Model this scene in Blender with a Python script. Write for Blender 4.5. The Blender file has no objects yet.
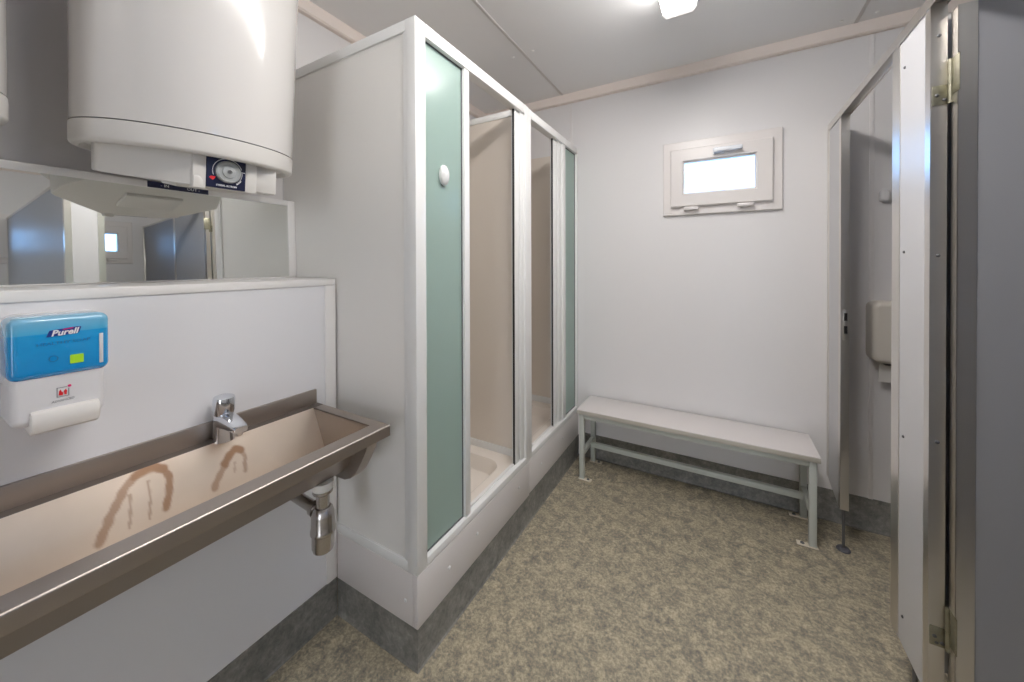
import bpy, bmesh, math, random
from mathutils import Vector, Matrix

SC = bpy.context.scene
COL = SC.collection
H = 1.35                                   # camera height

# ------------------------------------------------------------------ key dimensions (metres)
XL, XR = -1.6604, 2.45                     # left and right walls
YB, YF = 2.4876, -3.30                     # back and front walls
ZC = 2.5556                                # ceiling
XB = -1.2914                               # boxed-out wall behind the sink
ZL = 1.296                                 # ledge height of the boxed-out wall
XS, Y0, YM = -0.8682, 0.8912, 1.708        # shower front plane, near end, joint of the two cabins
ZK, ZP, ZT = 0.1431, 0.3155, 2.1673        # skirting, plinth and top of the showers
XC = 0.4930                                # front plane of the toilet cubicles
ZB, ZH = 0.165, 2.044                       # bottom and top of the cubicle panels

# ------------------------------------------------------------------ materials
MATS = {}


def mat(name, color, rough=.5, metal=0., spec=.5, coat=0., bump=0., bscale=200., var=0., vscale=3.):
    m = bpy.data.materials.new(name)
    m.use_nodes = True
    nt = m.node_tree
    b = nt.nodes['Principled BSDF']
    b.inputs['Base Color'].default_value = (*color, 1)
    b.inputs['Roughness'].default_value = rough
    b.inputs['Metallic'].default_value = metal
    b.inputs['Specular IOR Level'].default_value = spec
    b.inputs['Coat Weight'].default_value = coat
    tc = nt.nodes.new('ShaderNodeTexCoord')
    if var:
        n = nt.nodes.new('ShaderNodeTexNoise')
        n.inputs['Scale'].default_value = vscale
        n.inputs['Detail'].default_value = 5
        nt.links.new(tc.outputs['Object'], n.inputs['Vector'])
        mx = nt.nodes.new('ShaderNodeMix')
        mx.data_type = 'RGBA'
        mx.inputs['A'].default_value = (*[c * (1 - var) for c in color], 1)
        mx.inputs['B'].default_value = (*[min(1, c * (1 + var)) for c in color], 1)
        nt.links.new(n.outputs['Fac'], mx.inputs['Factor'])
        nt.links.new(mx.outputs['Result'], b.inputs['Base Color'])
    if bump:
        n = nt.nodes.new('ShaderNodeTexNoise')
        n.inputs['Scale'].default_value = bscale
        n.inputs['Detail'].default_value = 2
        nt.links.new(tc.outputs['Object'], n.inputs['Vector'])
        bp = nt.nodes.new('ShaderNodeBump')
        bp.inputs['Strength'].default_value = bump
        bp.inputs['Distance'].default_value = .002
        nt.links.new(n.outputs['Fac'], bp.inputs['Height'])
        nt.links.new(bp.outputs['Normal'], b.inputs['Normal'])
    MATS[name] = m
    return m


WALL = mat('wall_panel', (.76, .742, .742), .38, spec=.4, bump=.05, bscale=60, var=.012, vscale=2)
BOXW = mat('boxing_panel', (.77, .77, .79), .35, spec=.4, bump=.05, bscale=60)
WHITE = mat('white_trim', (.80, .785, .77), .3)
CEIL = mat('ceiling_sheet', (.88, .885, .90), .24, spec=.6, bump=.04, bscale=9)
SEAM = mat('ceiling_joint', (.62, .605, .60), .4)
COVE = mat('cove_trim', (.86, .77, .71), .45)
JOINT = mat('wall_joint', (.76, .735, .73), .4)
SHOWERF = mat('shower_profile', (.79, .79, .78), .28)
SHOWERP = mat('shower_panel', (.82, .805, .775), .32, spec=.4)
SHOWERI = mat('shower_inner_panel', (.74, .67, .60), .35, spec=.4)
PLINTH = mat('shower_plinth', (.69, .655, .64), .4)
TRAY = mat('shower_tray', (.86, .80, .74), .2)
RUBBER = mat('black_seal', (.015, .014, .016), .5)
ENAMEL = mat('boiler_enamel', (.73, .71, .69), .16, coat=.5)
CAPPL = mat('boiler_plastic', (.72, .70, .67), .35)
NAVY = mat('navy_plate', (.012, .016, .055), .3)
DIALM = mat('dial_grey', (.50, .52, .52), .25, metal=.3)
RED = mat('red_mark', (.75, .02, .03), .4)
PRINT = mat('white_print', (.85, .85, .88), .4)
PRINTG = mat('grey_print', (.25, .25, .27), .5)
CHROME = mat('chrome', (.70, .72, .76), .08, metal=1)
TRAPM = mat('trap_chrome', (.52, .49, .47), .22, metal=1)
ALU = mat('aluminium', (.70, .67, .63), .3, metal=1, bump=.03, bscale=80)
PANEL = mat('cubicle_panel', (.55, .545, .56), .34, spec=.5)
PANELG = mat('cubicle_grey_panel', (.37, .375, .40), .48, spec=.5)
PANELED = mat('cubicle_edge', (.62, .59, .56), .4)
STEELF = mat('sink_steel', (.47, .42, .38), .38, metal=1)
BENCHT = mat('bench_top', (.72, .68, .67), .35)
BENCHE = mat('bench_edge', (.50, .47, .41), .5)
BENCHF = mat('bench_frame', (.52, .545, .505), .4)
BRASS = mat('zinc_hinge', (.34, .325, .25), .42, metal=.9, var=.35, vscale=60)
PLATE = mat('cream_plate', (.72, .66, .55), .5)
DARKF = mat('grey_rubber', (.10, .10, .115), .5)
DISPW = mat('dispenser_white', (.72, .71, .72), .35)
PUSHW = mat('push_bar_white', (.80, .775, .74), .35)
GREEN = mat('green_sticker', (.42, .78, .02), .5)
MAGENTA = mat('magenta_mark', (.75, .02, .18), .5)
BRANDB = mat('brand_blue', (.01, .035, .25), .4)
EMBOSS = mat('embossed_blue', (.008, .17, .42), .3)
PAPER = mat('paper', (.85, .83, .80), .9)
BOXG = mat('dispenser_cream', (.60, .56, .50), .35)
UPVC = mat('window_plastic', (.76, .72, .70), .3)
HANDLE = mat('window_handle_white', (.80, .82, .86), .25)
CEILDARK = mat('screw_grey', (.18, .18, .19), .4, metal=.7)
SCREWW = mat('screw_white', (.84, .84, .84), .35)


def mirror_mat():
    m = mat('mirror_glass', (.86, .875, .85), .015, metal=1)
    return m


MIRROR = mirror_mat()


def floor_mat(name, ramp, sc=1.0):
    m = bpy.data.materials.new(name)
    m.use_nodes = True
    nt = m.node_tree
    L = nt.links.new
    b = nt.nodes['Principled BSDF']
    b.inputs['Roughness'].default_value = .42
    tc = nt.nodes.new('ShaderNodeTexCoord')
    # fine flakes, stretched two ways, plus soft clouds
    v = nt.nodes.new('ShaderNodeTexNoise')
    v.inputs['Scale'].default_value = 34 * sc
    v.inputs['Detail'].default_value = 7
    v.inputs['Roughness'].default_value = .78
    v.inputs['Distortion'].default_value = .35
    L(tc.outputs['Object'], v.inputs['Vector'])
    n2 = nt.nodes.new('ShaderNodeTexNoise')
    n2.inputs['Scale'].default_value = 9 * sc
    n2.inputs['Detail'].default_value = 4
    n2.inputs['Distortion'].default_value = .8
    L(tc.outputs['Object'], n2.inputs['Vector'])
    mx = nt.nodes.new('ShaderNodeMix')
    mx.inputs['Factor'].default_value = .33
    L(v.outputs['Fac'], mx.inputs['A'])
    L(n2.outputs['Fac'], mx.inputs['B'])
    r = nt.nodes.new('ShaderNodeValToRGB')
    e = r.color_ramp.elements
    e[0].position, e[0].color = ramp[0][0], (*ramp[0][1], 1)
    e[1].position, e[1].color = ramp[-1][0], (*ramp[-1][1], 1)
    for p, c in ramp[1:-1]:
        k = e.new(p)
        k.color = (*c, 1)
    L(mx.outputs['Result'], r.inputs['Fac'])
    L(r.outputs['Color'], b.inputs['Base Color'])
    bp = nt.nodes.new('ShaderNodeBump')
    bp.inputs['Strength'].default_value = .08
    bp.inputs['Distance'].default_value = .002
    L(v.outputs['Fac'], bp.inputs['Height'])
    L(bp.outputs['Normal'], b.inputs['Normal'])
    return m


FLOOR = floor_mat('speckled_vinyl', [(.33, (.12, .117, .108)), (.43, (.225, .208, .172)),
                                     (.495, (.335, .294, .217)), (.55, (.47, .408, .290)), (.64, (.62, .545, .40))], 2.5)
SKIRT = floor_mat('speckled_vinyl_shaded', [(.30, (.085, .087, .085)), (.44, (.165, .163, .152)),
                                              (.52, (.22, .213, .195)), (.60, (.28, .27, .245)), (.70, (.40, .385, .345))], 1.3)  # same vinyl as the floor, upright shading put in as darker colours


def glass_frost():
    m = bpy.data.materials.new('frosted_green_glass')
    m.use_nodes = True
    nt = m.node_tree
    L = nt.links.new
    nt.nodes.remove(nt.nodes['Principled BSDF'])
    out = nt.nodes['Material Output']
    tr = nt.nodes.new('ShaderNodeBsdfTranslucent')
    tr.inputs['Color'].default_value = (.86, .98, .95, 1)
    df = nt.nodes.new('ShaderNodeBsdfDiffuse')
    df.inputs['Color'].default_value = (.60, .81, .735, 1)
    rf = nt.nodes.new('ShaderNodeBsdfRefraction')
    rf.inputs['Color'].default_value = (.90, .99, .97, 1)
    rf.inputs['Roughness'].default_value = .35
    rf.inputs['IOR'].default_value = 1.02
    gl = nt.nodes.new('ShaderNodeBsdfGlossy')
    gl.inputs['Roughness'].default_value = .2
    tc = nt.nodes.new('ShaderNodeTexCoord')
    mp = nt.nodes.new('ShaderNodeMapping')
    mp.inputs['Scale'].default_value = (260, 260, 60)
    L(tc.outputs['Object'], mp.inputs['Vector'])
    n = nt.nodes.new('ShaderNodeTexNoise')
    n.inputs['Scale'].default_value = 1
    L(mp.outputs['Vector'], n.inputs['Vector'])
    bp = nt.nodes.new('ShaderNodeBump')
    bp.inputs['Strength'].default_value = .25
    bp.inputs['Distance'].default_value = .001
    L(n.outputs['Fac'], bp.inputs['Height'])
    L(bp.outputs['Normal'], gl.inputs['Normal'])
    m1 = nt.nodes.new('ShaderNodeMixShader')
    m1.inputs['Fac'].default_value = .55
    L(tr.outputs[0], m1.inputs[1])
    L(df.outputs[0], m1.inputs[2])
    m2 = nt.nodes.new('ShaderNodeMixShader')
    m2.inputs['Fac'].default_value = .25
    L(m1.outputs[0], m2.inputs[1])
    L(rf.outputs[0], m2.inputs[2])
    fr = nt.nodes.new('ShaderNodeFresnel')
    fr.inputs['IOR'].default_value = 1.5
    m3 = nt.nodes.new('ShaderNodeMixShader')
    L(fr.outputs[0], m3.inputs['Fac'])
    L(m2.outputs[0], m3.inputs[1])
    L(gl.outputs[0], m3.inputs[2])
    L(m3.outputs[0], out.inputs['Surface'])
    return m


FROST = glass_frost()


def daylight_tint_glass():
    m = bpy.data.materials.new('window_glass')
    m.use_nodes = True
    nt = m.node_tree
    L = nt.links.new
    nt.nodes.remove(nt.nodes['Principled BSDF'])
    out = nt.nodes['Material Output']
    t = nt.nodes.new('ShaderNodeBsdfTransparent')
    t.inputs['Color'].default_value = (.52, .75, 1, 1)  # blue of the daylight is put into the glass colour
    g = nt.nodes.new('ShaderNodeBsdfGlossy')
    g.inputs['Roughness'].default_value = .02
    fr = nt.nodes.new('ShaderNodeFresnel')
    mx = nt.nodes.new('ShaderNodeMixShader')
    L(fr.outputs[0], mx.inputs['Fac'])
    L(t.outputs[0], mx.inputs[1])
    L(g.outputs[0], mx.inputs[2])
    L(mx.outputs[0], out.inputs['Surface'])
    return m


PANE = daylight_tint_glass()


def lamp_mat(name, k):
    m = bpy.data.materials.new(name)
    m.use_nodes = True
    nt = m.node_tree
    L = nt.links.new
    b = nt.nodes['Principled BSDF']
    b.inputs['Base Color'].default_value = (.8, .8, .8, 1)
    b.inputs['Roughness'].default_value = .3
    b.inputs['Emission Color'].default_value = (1, .965, .935, 1)
    tc = nt.nodes.new('ShaderNodeTexCoord')
    v = nt.nodes.new('ShaderNodeTexVoronoi')
    v.inputs['Scale'].default_value = 38
    L(tc.outputs['Object'], v.inputs['Vector'])
    mr = nt.nodes.new('ShaderNodeMapRange')
    mr.inputs['From Min'].default_value = 0
    mr.inputs['From Max'].default_value = .8
    mr.inputs['To Min'].default_value = LAMP * k * 1.25
    mr.inputs['To Max'].default_value = LAMP * k * .6
    L(v.outputs['Distance'], mr.inputs['Value'])
    L(mr.outputs['Result'], b.inputs['Emission Strength'])
    return m


LAMP = 19.0
LAMPM = lamp_mat('lit_prismatic_diffuser', 1)
LAMPS = lamp_mat('lit_prismatic_side', .42)
LAMPE = lamp_mat('prismatic_end_cap', .028)


def basin_mat():
    m = bpy.data.materials.new('basin_steel_stained')
    m.use_nodes = True
    nt = m.node_tree
    L = nt.links.new
    b = nt.nodes['Principled BSDF']
    b.inputs['Metallic'].default_value = .9
    at = nt.nodes.new('ShaderNodeAttribute')
    at.attribute_name = 'stain'
    tc = nt.nodes.new('ShaderNodeTexCoord')
    n = nt.nodes.new('ShaderNodeTexNoise')
    n.inputs['Scale'].default_value = 14
    n.inputs['Detail'].default_value = 6
    L(tc.outputs['Object'], n.inputs['Vector'])
    base = nt.nodes.new('ShaderNodeMix')
    base.data_type = 'RGBA'
    base.inputs['A'].default_value = (.72, .61, .51, 1)
    base.inputs['B'].default_value = (.82, .71, .60, 1)
    L(n.outputs['Fac'], base.inputs['Factor'])
    mx = nt.nodes.new('ShaderNodeMix')
    mx.data_type = 'RGBA'
    mx.inputs['B'].default_value = (.40, .235, .145, 1)
    L(at.outputs['Fac'], mx.inputs['Factor'])
    L(base.outputs['Result'], mx.inputs['A'])
    L(mx.outputs['Result'], b.inputs['Base Color'])
    mr = nt.nodes.new('ShaderNodeMapRange')
    mr.inputs['To Min'].default_value = .24
    mr.inputs['To Max'].default_value = .36
    L(n.outputs['Fac'], mr.inputs['Value'])
    L(mr.outputs['Result'], b.inputs['Roughness'])
    return m


BASIN = basin_mat()
LEDGE = mat('ledge_steel_darkened', (.24, .21, .19), .62, metal=1)  # sink steel darkened in colour to hold down lamp glare on the ledge


def soap_mat():
    m = bpy.data.materials.new('blue_soap_cartridge')
    m.use_nodes = True
    nt = m.node_tree
    L = nt.links.new
    b = nt.nodes['Principled BSDF']
    b.inputs['Roughness'].default_value = .12
    b.inputs['Coat Weight'].default_value = .4
    tc = nt.nodes.new('ShaderNodeTexCoord')
    sp = nt.nodes.new('ShaderNodeSeparateXYZ')
    L(tc.outputs['Object'], sp.inputs[0])
    # liquid level: filled blue below, emptier clear plastic above
    r = nt.nodes.new('ShaderNodeValToRGB')
    e = r.color_ramp.elements
    e[0].position, e[0].color = .0, (.006, .27, .66, 1)
    e[1].position, e[1].color = 1., (.30, .52, .68, 1)
    k = e.new(.70)
    k.color = (.008, .33, .72, 1)
    k = e.new(.715)
    k.color = (.07, .42, .72, 1)
    k = e.new(.87)
    k.color = (.16, .48, .72, 1)
    mr = nt.nodes.new('ShaderNodeMapRange')
    mr.inputs['From Min'].default_value = .14
    mr.inputs['From Max'].default_value = .268
    L(sp.outputs['Z'], mr.inputs['Value'])
    L(mr.outputs['Result'], r.inputs['Fac'])
    L(r.outputs['Color'], b.inputs['Base Color'])
    return m


SOAP = soap_mat()


# ------------------------------------------------------------------ mesh helpers
class MB:
    """Collects shapes given in world coordinates into one mesh."""

    def __init__(self):
        self.bm = bmesh.new()

    def box(self, x0, x1, y0, y1, z0, z1, bev=0., seg=2):
        g = bmesh.ops.create_cube(self.bm, size=1)
        vs = g['verts']
        for v in vs:
            v.co = Vector(((x0 + x1) / 2 + v.co.x * (x1 - x0), (y0 + y1) / 2 + v.co.y * (y1 - y0),
                           (z0 + z1) / 2 + v.co.z * (z1 - z0)))
        if bev:
            es = list({e for v in vs for e in v.link_edges})
            bmesh.ops.bevel(self.bm, geom=es, offset=bev, segments=seg, profile=.5, affect='EDGES')
        return self

    def cyl(self, p0, p1, r0, r1=None, n=24, cap=True):
        r1 = r0 if r1 is None else r1
        p0, p1 = Vector(p0), Vector(p1)
        d = p1 - p0
        M = Matrix.Translation((p0 + p1) / 2) @ d.to_track_quat('Z', 'Y').to_matrix().to_4x4()
        bmesh.ops.create_cone(self.bm, cap_ends=cap, segments=n, radius1=r0, radius2=r1, depth=d.length, matrix=M)
        return self

    def tube(self, pts, r, n=12):
        for a, b in zip(pts, pts[1:]):
            self.cyl(a, b, r, r, n)
        return self

    def lathe(self, c, prof, n=64, axis='z'):
        """prof: (radius, height) along the axis through c."""
        c = Vector(c)
        rings = []
        for r, h in prof:
            ring = []
            for i in range(n):
                a = 2 * math.pi * i / n
                if axis == 'z':
                    q = Vector((r * math.cos(a), r * math.sin(a), h))
                elif axis == 'x':
                    q = Vector((h, r * math.cos(a), r * math.sin(a)))
                else:
                    q = Vector((r * math.cos(a), h, r * math.sin(a)))
                ring.append(self.bm.verts.new(c + q))
            rings.append(ring)
        for A, B in zip(rings, rings[1:]):
            for i in range(n):
                j = (i + 1) % n
                self.bm.faces.new((A[i], A[j], B[j], B[i]))
        for R in (rings[0], rings[-1]):
            if True:
                try:
                    self.bm.faces.new(R)
                except ValueError:
                    pass
        return self

    def prism(self, poly, axis, a, b, bev=0., seg=2):
        """poly: 2D points; axis x -> (y,z), y -> (x,z), z -> (x,y); extruded from a to b."""
        def P(p, t):
            if axis == 'x':
                return Vector((t, p[0], p[1]))
            if axis == 'y':
                return Vector((p[0], t, p[1]))
            return Vector((p[0], p[1], t))
        A = [self.bm.verts.new(P(p, a)) for p in poly]
        B = [self.bm.verts.new(P(p, b)) for p in poly]
        n = len(poly)
        fs = [self.bm.faces.new(A), self.bm.faces.new(B)]
        for i in range(n):
            j = (i + 1) % n
            fs.append(self.bm.faces.new((A[i], A[j], B[j], B[i])))
        if bev:
            es = [e for f in fs[:2] for e in f.edges]
            bmesh.ops.bevel(self.bm, geom=list(set(es)), offset=bev, segments=seg, profile=.5, affect='EDGES')
        return self

    def quad(self, *ps):
        self.bm.faces.new([self.bm.verts.new(Vector(p)) for p in ps])
        return self

    def xform(self, M):
        bmesh.ops.transform(self.bm, matrix=M, verts=self.bm.verts)
        return self

    def mesh(self, name, m, off=Vector(), smooth=True, merge=True):
        if merge:
            bmesh.ops.remove_doubles(self.bm, verts=self.bm.verts, dist=1e-6)
        bmesh.ops.recalc_face_normals(self.bm, faces=self.bm.faces)
        bmesh.ops.translate(self.bm, verts=self.bm.verts, vec=-Vector(off))
        me = bpy.data.meshes.new(name)
        self.bm.to_mesh(me)
        self.bm.free()
        if smooth:
            for p in me.polygons:
                p.use_smooth = True
            me.set_sharp_from_angle(angle=math.radians(32))
        me.materials.append(m)
        return me


def rrect(x0, x1, y0, y1, r, n=6):
    pts = []
    for cx, cy, a0 in ((x1 - r, y1 - r, 0), (x0 + r, y1 - r, 90), (x0 + r, y0 + r, 180), (x1 - r, y0 + r, 270)):
        for i in range(n + 1):
            a = math.radians(a0 + 90 * i / n)
            pts.append((cx + r * math.cos(a), cy + r * math.sin(a)))
    return pts


def pillow(mb, y0, y1, z0, z1, x0, x1, r, b, n=6, axis='x'):
    """Box with rounded corners standing on plane x0, its outer face at x1 with edges rolled by b."""
    rows = []
    for k in range(-1, 7):
        q = math.radians(max(0, k) * 15)
        ins = b * (1 - math.cos(q))
        sg = 1 if x1 > x0 else -1
        x = x0 if k < 0 else x1 + sg * (b * math.sin(q) - b)
        rows.append([mb.bm.verts.new((x, p[0], p[1]) if axis == 'x' else (p[0], x, p[1])) for p in rrect(y0 + ins, y1 - ins, z0 + ins, z1 - ins, max(r, b) - ins + .002, n)])
    for A, B in zip(rows, rows[1:]):
        for i in range(len(A)):
            j = (i + 1) % len(A)
            mb.bm.faces.new((A[i], A[j], B[j], B[i]))
    mb.bm.faces.new(rows[0])
    mb.bm.faces.new(rows[-1])
    return mb


def wpos(o):
    p = Vector(o.location)
    while o.parent:
        o = o.parent
        p += Vector(o.location)
    return p


def thing(name, label, cat, loc, group=None):
    o = bpy.data.objects.new(name, None)
    o.empty_display_size = .1
    COL.objects.link(o)
    o.location = loc
    o['label'] = label
    o['category'] = cat
    if group:
        o['group'] = group
    return o


def part(name, mb, m, parent, label=None, local=False):
    o = bpy.data.objects.new(name, mb.mesh(name, m, Vector() if local else wpos(parent)))
    COL.objects.link(o)
    o.parent = parent
    if label:
        o['label'] = label
    return o


def single(name, mb, m, label, cat, loc=(0, 0, 0), group=None):
    o = bpy.data.objects.new(name, mb.mesh(name, m, Vector(loc)))
    COL.objects.link(o)
    o.location = loc
    o['label'] = label
    o['category'] = cat
    if group:
        o['group'] = group
    return o


def struct(name, mb, m, label=None):
    o = bpy.data.objects.new(name, mb.mesh(name, m))
    COL.objects.link(o)
    o['kind'] = 'structure'
    if label:
        o['label'] = label
        o['category'] = name.rsplit('_', 1)[0]
    return o


def copy_tree(o, parent=None):
    c = o.copy()
    COL.objects.link(c)
    if parent:
        c.parent = parent
    for ch in list(o.children):
        copy_tree(ch, c)
    return c


def text_mb(txt, size, origin, X, Y, depth=.0006, bold=0., shear=0., align='CENTER', width=None):
    """Lettering as a thin raised mesh: origin, reading direction X and up direction Y in world space."""
    cu = bpy.data.curves.new('lettering', 'FONT')
    cu.body = txt
    cu.size = size
    cu.extrude = depth / 2
    cu.offset = bold
    cu.shear = shear
    cu.align_x = align
    cu.align_y = 'CENTER'
    cu.resolution_u = 3
    ob = bpy.data.objects.new('lettering', cu)
    COL.objects.link(ob)
    bpy.context.view_layer.update()
    me = bpy.data.meshes.new_from_object(ob.evaluated_get(bpy.context.evaluated_depsgraph_get()))
    bpy.data.objects.remove(ob)
    mb = MB()
    mb.bm.from_mesh(me)
    bpy.data.meshes.remove(me)
    X, Y = Vector(X), Vector(Y)
    Z = X.cross(Y)
    s = 1.
    if width:
        xs = [v.co.x for v in mb.bm.verts]
        s = width / (max(xs) - min(xs))
    for v in mb.bm.verts:
        v.co = Vector(origin) + X * v.co.x * s + Y * v.co.y + Z * v.co.z
    return mb


# ------------------------------------------------------------------ room shell
struct('floor', MB().box(XL - .1, XR + .1, YF - .1, YB + .1, -.08, 0), FLOOR)
ceil = struct('ceiling', MB().box(XL - .1, XR + .1, YF - .1, YB + .1, ZC, ZC + .08), CEIL)
for sx in (-.979, .592, 2.166):
    part('joint_strip', MB().box(sx - .008, sx + .008, YF, YB - .02, ZC - .0025, ZC + .002, .001), SEAM, ceil)
for px, py in ((-1.048, 1.867), (-.922, 1.867), (.525, 2.402), (.656, 2.402)):
    part('screw', MB().lathe((px, py, ZC), [(.001, -.005), (.006, -.0045), (.009, -.001), (.009, .001)], 14), SCREWW, ceil)

WX0, WX1, WZ0, WZ1 = -.235, .225, 1.725, 2.01          # hole for a window of 0.62 x 0.45
WIN_C = (-.006, 1.874)


def holed_wall(name, axis, pos, a0, a1, holes):
    """Wall slab outside pos, from a0 to a1 along its length, with window holes given as (lo, hi)."""
    mb = MB()
    cuts = [a0] + [v for h in holes for v in h] + [a1]

    def bx(lo, hi, z0, z1):
        if axis == 'y':
            mb.box(lo, hi, pos, pos + .07, z0, z1)
        else:
            mb.box(pos, pos + .07, lo, hi, z0, z1)
    for i in range(0, len(cuts), 2):
        bx(cuts[i], cuts[i + 1], 0, ZC)
    for lo, hi in holes:
        bx(lo, hi, 0, WZ0)
        bx(lo, hi, WZ1, ZC)
    return struct(name, mb, WALL)


wb = holed_wall('wall_back', 'y', YB, XL - .07, XR + .07, [(WX0, WX1)])
for jx in (-.925, .66, 2.2):
    part('joint_strip', MB().box(jx - .009, jx + .009, YB - .003, YB + .001, ZK, 2.494, .001), JOINT, wb)
W2, W3 = 1.135, .37
holed_wall('wall_right', 'x', XR, YF, YB, [(W3 - .23, W3 + .23), (W2 - .23, W2 + .23)])
struct('wall_left', MB().box(XL - .07, XL, YF, YB, 0, ZC), WALL)
DX0, DX1, DZ = .28, 1.50, 2.05              # unseen open entrance behind the viewer, added to let in fill daylight
struct('wall_front', MB().box(XL - .07, DX0, YF - .07, YF, 0, ZC).box(DX1, XR + .07, YF - .07, YF, 0, ZC).box(DX0, DX1, YF - .07, YF, DZ, ZC), WALL)
dr = struct('door_1', MB().box(DX0, DX0 + .04, YF - .075, YF + .01, 0, DZ, .002).box(DX1 - .04, DX1, YF - .075, YF + .01, 0, DZ, .002)  # frame of the unseen entrance added for fill daylight
            .box(DX0 + .04, DX1 - .04, YF - .075, YF + .01, DZ - .04, DZ, .002), UPVC)
part('door_leaf', MB().box(DX1 - .04, DX1 + .0, YF - .95, YF - .08, .01, DZ - .045, .002), UPVC, dr)  # open leaf of the added, unseen entrance
struct('bounce_ground', MB().box(-8, 8, YF - 9, YF - .11, -.25, -.15), mat('bounce_concrete', (.78, .76, .73), .9, var=.1))  # unseen ground, made pale to bounce daylight up to the ceiling

bx = struct('wall_boxing', MB().box(XL, XB, YF, Y0, 0, ZL - .0235), BOXW)
part('ledge_cap', MB().box(XL, XB + .004, YF, Y0, ZL - .0235, ZL, .0015), WHITE, bx)
part('corner_trim', MB().box(XB - .002, XB + .004, Y0 - .042, Y0, ZK, ZL - .024, .001), WHITE, bx)

# trims under the ceiling
struct('trim_1', MB().prism([(YB, 2.494), (YB - .022, 2.494), (YB - .03, 2.501), (YB - .03, ZC), (YB, ZC)], 'x', XL, XR), COVE)
struct('trim_2', MB().prism([(XL, 2.494), (XL + .022, 2.494), (XL + .03, 2.501), (XL + .03, ZC), (XL, ZC)], 'y', YF, YB - .03), COVE)
struct('trim_3', MB().prism([(XR, 2.494), (XR - .022, 2.494), (XR - .03, 2.501), (XR - .03, ZC), (XR, ZC)], 'y', YF, YB - .03), COVE)


# vinyl skirtings coved up the walls
def skirt_profile(z=ZK):
    # distance from wall, height
    return [(0, z), (.004, z - .002), (.004, .009), (.006, .004), (.011, .0005), (0, .0005)]


struct('baseboard_back', MB().prism([(YB - d, z) for d, z in skirt_profile(.165)], 'x', XS + .01, XR), SKIRT)
struct('baseboard_left', MB().prism([(XB + d, z) for d, z in skirt_profile()], 'y', YF, Y0 - .001), SKIRT)
struct('baseboard_right', MB().prism([(XR - d, z) for d, z in skirt_profile()], 'y', YF, YB - .03), SKIRT)
struct('baseboard_front', MB().prism([(YF + d, z) for d, z in skirt_profile()], 'x', XB + .03, DX0 - .002).prism([(YF + d, z) for d, z in skirt_profile()], 'x', DX1 + .002, XR - .03), SKIRT)
# skirting wrapped round the shower corner: profile swept along the end and the front
mb = MB()
pr = [(d - .006, z) for d, z in skirt_profile()]
path = [(XB + .004, Y0, 0, -1), (XS, Y0, 1, -1), (XS, YB - .002, 1, 0)]
rings = [[mb.bm.verts.new((x + nx * d, y + ny * d, z)) for d, z in pr] for x, y, nx, ny in path]
for A, B in zip(rings, rings[1:]):
    for i in range(len(pr)):
        j = (i + 1) % len(pr)
        mb.bm.faces.new((A[i], A[j], B[j], B[i]))
mb.bm.faces.new(rings[0])
mb.bm.faces.new(rings[-1])
struct('baseboard_shower', mb, SKIRT)


# ------------------------------------------------------------------ windows
def window(name, axis, c, wallpos, label):
    """axis 'y': on the back wall (along x, facing -y); axis 'x': on the right wall (along y, facing -x)."""
    def B(mb, a0, a1, n0, n1, z0, z1, bev=.002):
        # a along wall, n = distance into the room
        z0, z1 = z0 - .010, z1 - .010
        if axis == 'y':
            return mb.box(c + a0, c + a1, wallpos - n1, wallpos - n0, z0, z1, bev)
        return mb.box(wallpos - n1, wallpos - n0, c - a1, c - a0, z0, z1, bev)

    def ring(mb, a0, a1, z0, z1, wa0, wa1, wz0, wz1, n0, n1, bev=.002):
        loops = []
        for (p0, p1, q0, q1), n in (((a0, a1, z0, z1), n0), ((a0, a1, z0, z1), n1 - bev), ((a0 + bev, a1 - bev, z0 + bev, z1 - bev), n1),
                                    ((wa0 - bev, wa1 + bev, wz0 - bev, wz1 + bev), n1), ((wa0, wa1, wz0, wz1), n1 - bev), ((wa0, wa1, wz0, wz1), n0)):
            row = []
            for a, z in ((p0, q0), (p1, q0), (p1, q1), (p0, q1)):
                z -= .010
                row.append(mb.bm.verts.new((c + a, wallpos - n, z) if axis == 'y' else (wallpos - n, c - a, z)))
            loops.append(row)
        for A, Bq in zip(loops, loops[1:] + loops[:1]):
            for k in range(4):
                q = (k + 1) % 4
                mb.bm.faces.new((A[k], A[q], Bq[q], Bq[k]))
        return mb
    fr = ring(MB(), -.303, .303, 1.658, 2.105, -.238, .238, 1.728, 2.027, 0, .022, .003)
    root = struct(name, fr, UPVC, label)
    part('sash_frame', ring(MB(), -.259, .259, 1.706, 2.052, -.190, .184, 1.780, 1.977, .0, .046, .004), UPVC, root)
    part('glazing_bead', ring(MB(), -.193, .187, 1.777, 1.980, -.182, .176, 1.788, 1.969, .006, .034, .002), UPVC, root)
    part('pane', B(MB(), -.186, .180, .012, .018, 1.784, 1.973, 0), PANE, root)
    # lever handle lying along the top of the sash
    h = MB()
    B(h, -.030, .028, .046, .056, 1.992, 2.033, .004)
    B(h, -.026, .020, .056, .082, 1.998, 2.028, .006)
    B(h, -.010, .116, .068, .086, 2.001, 2.026, .007)
    part('window_handle', h, HANDLE, root)
    for a in (-.145, .130):
        k = MB()
        B(k, a - .040, a + .040, .022, .052, 1.684, 1.703, .004)
        part('hinge_cover', k, UPVC, root)
    return root


window('window_1', 'y', WIN_C[0], YB, 'small white tilting window above the bench')
window('window_2', 'x', W2, XR, 'small white window on the far side wall, seen only in the mirror')
window('window_3', 'x', W3, XR, 'small white window on the side wall beyond the cubicles')


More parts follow.
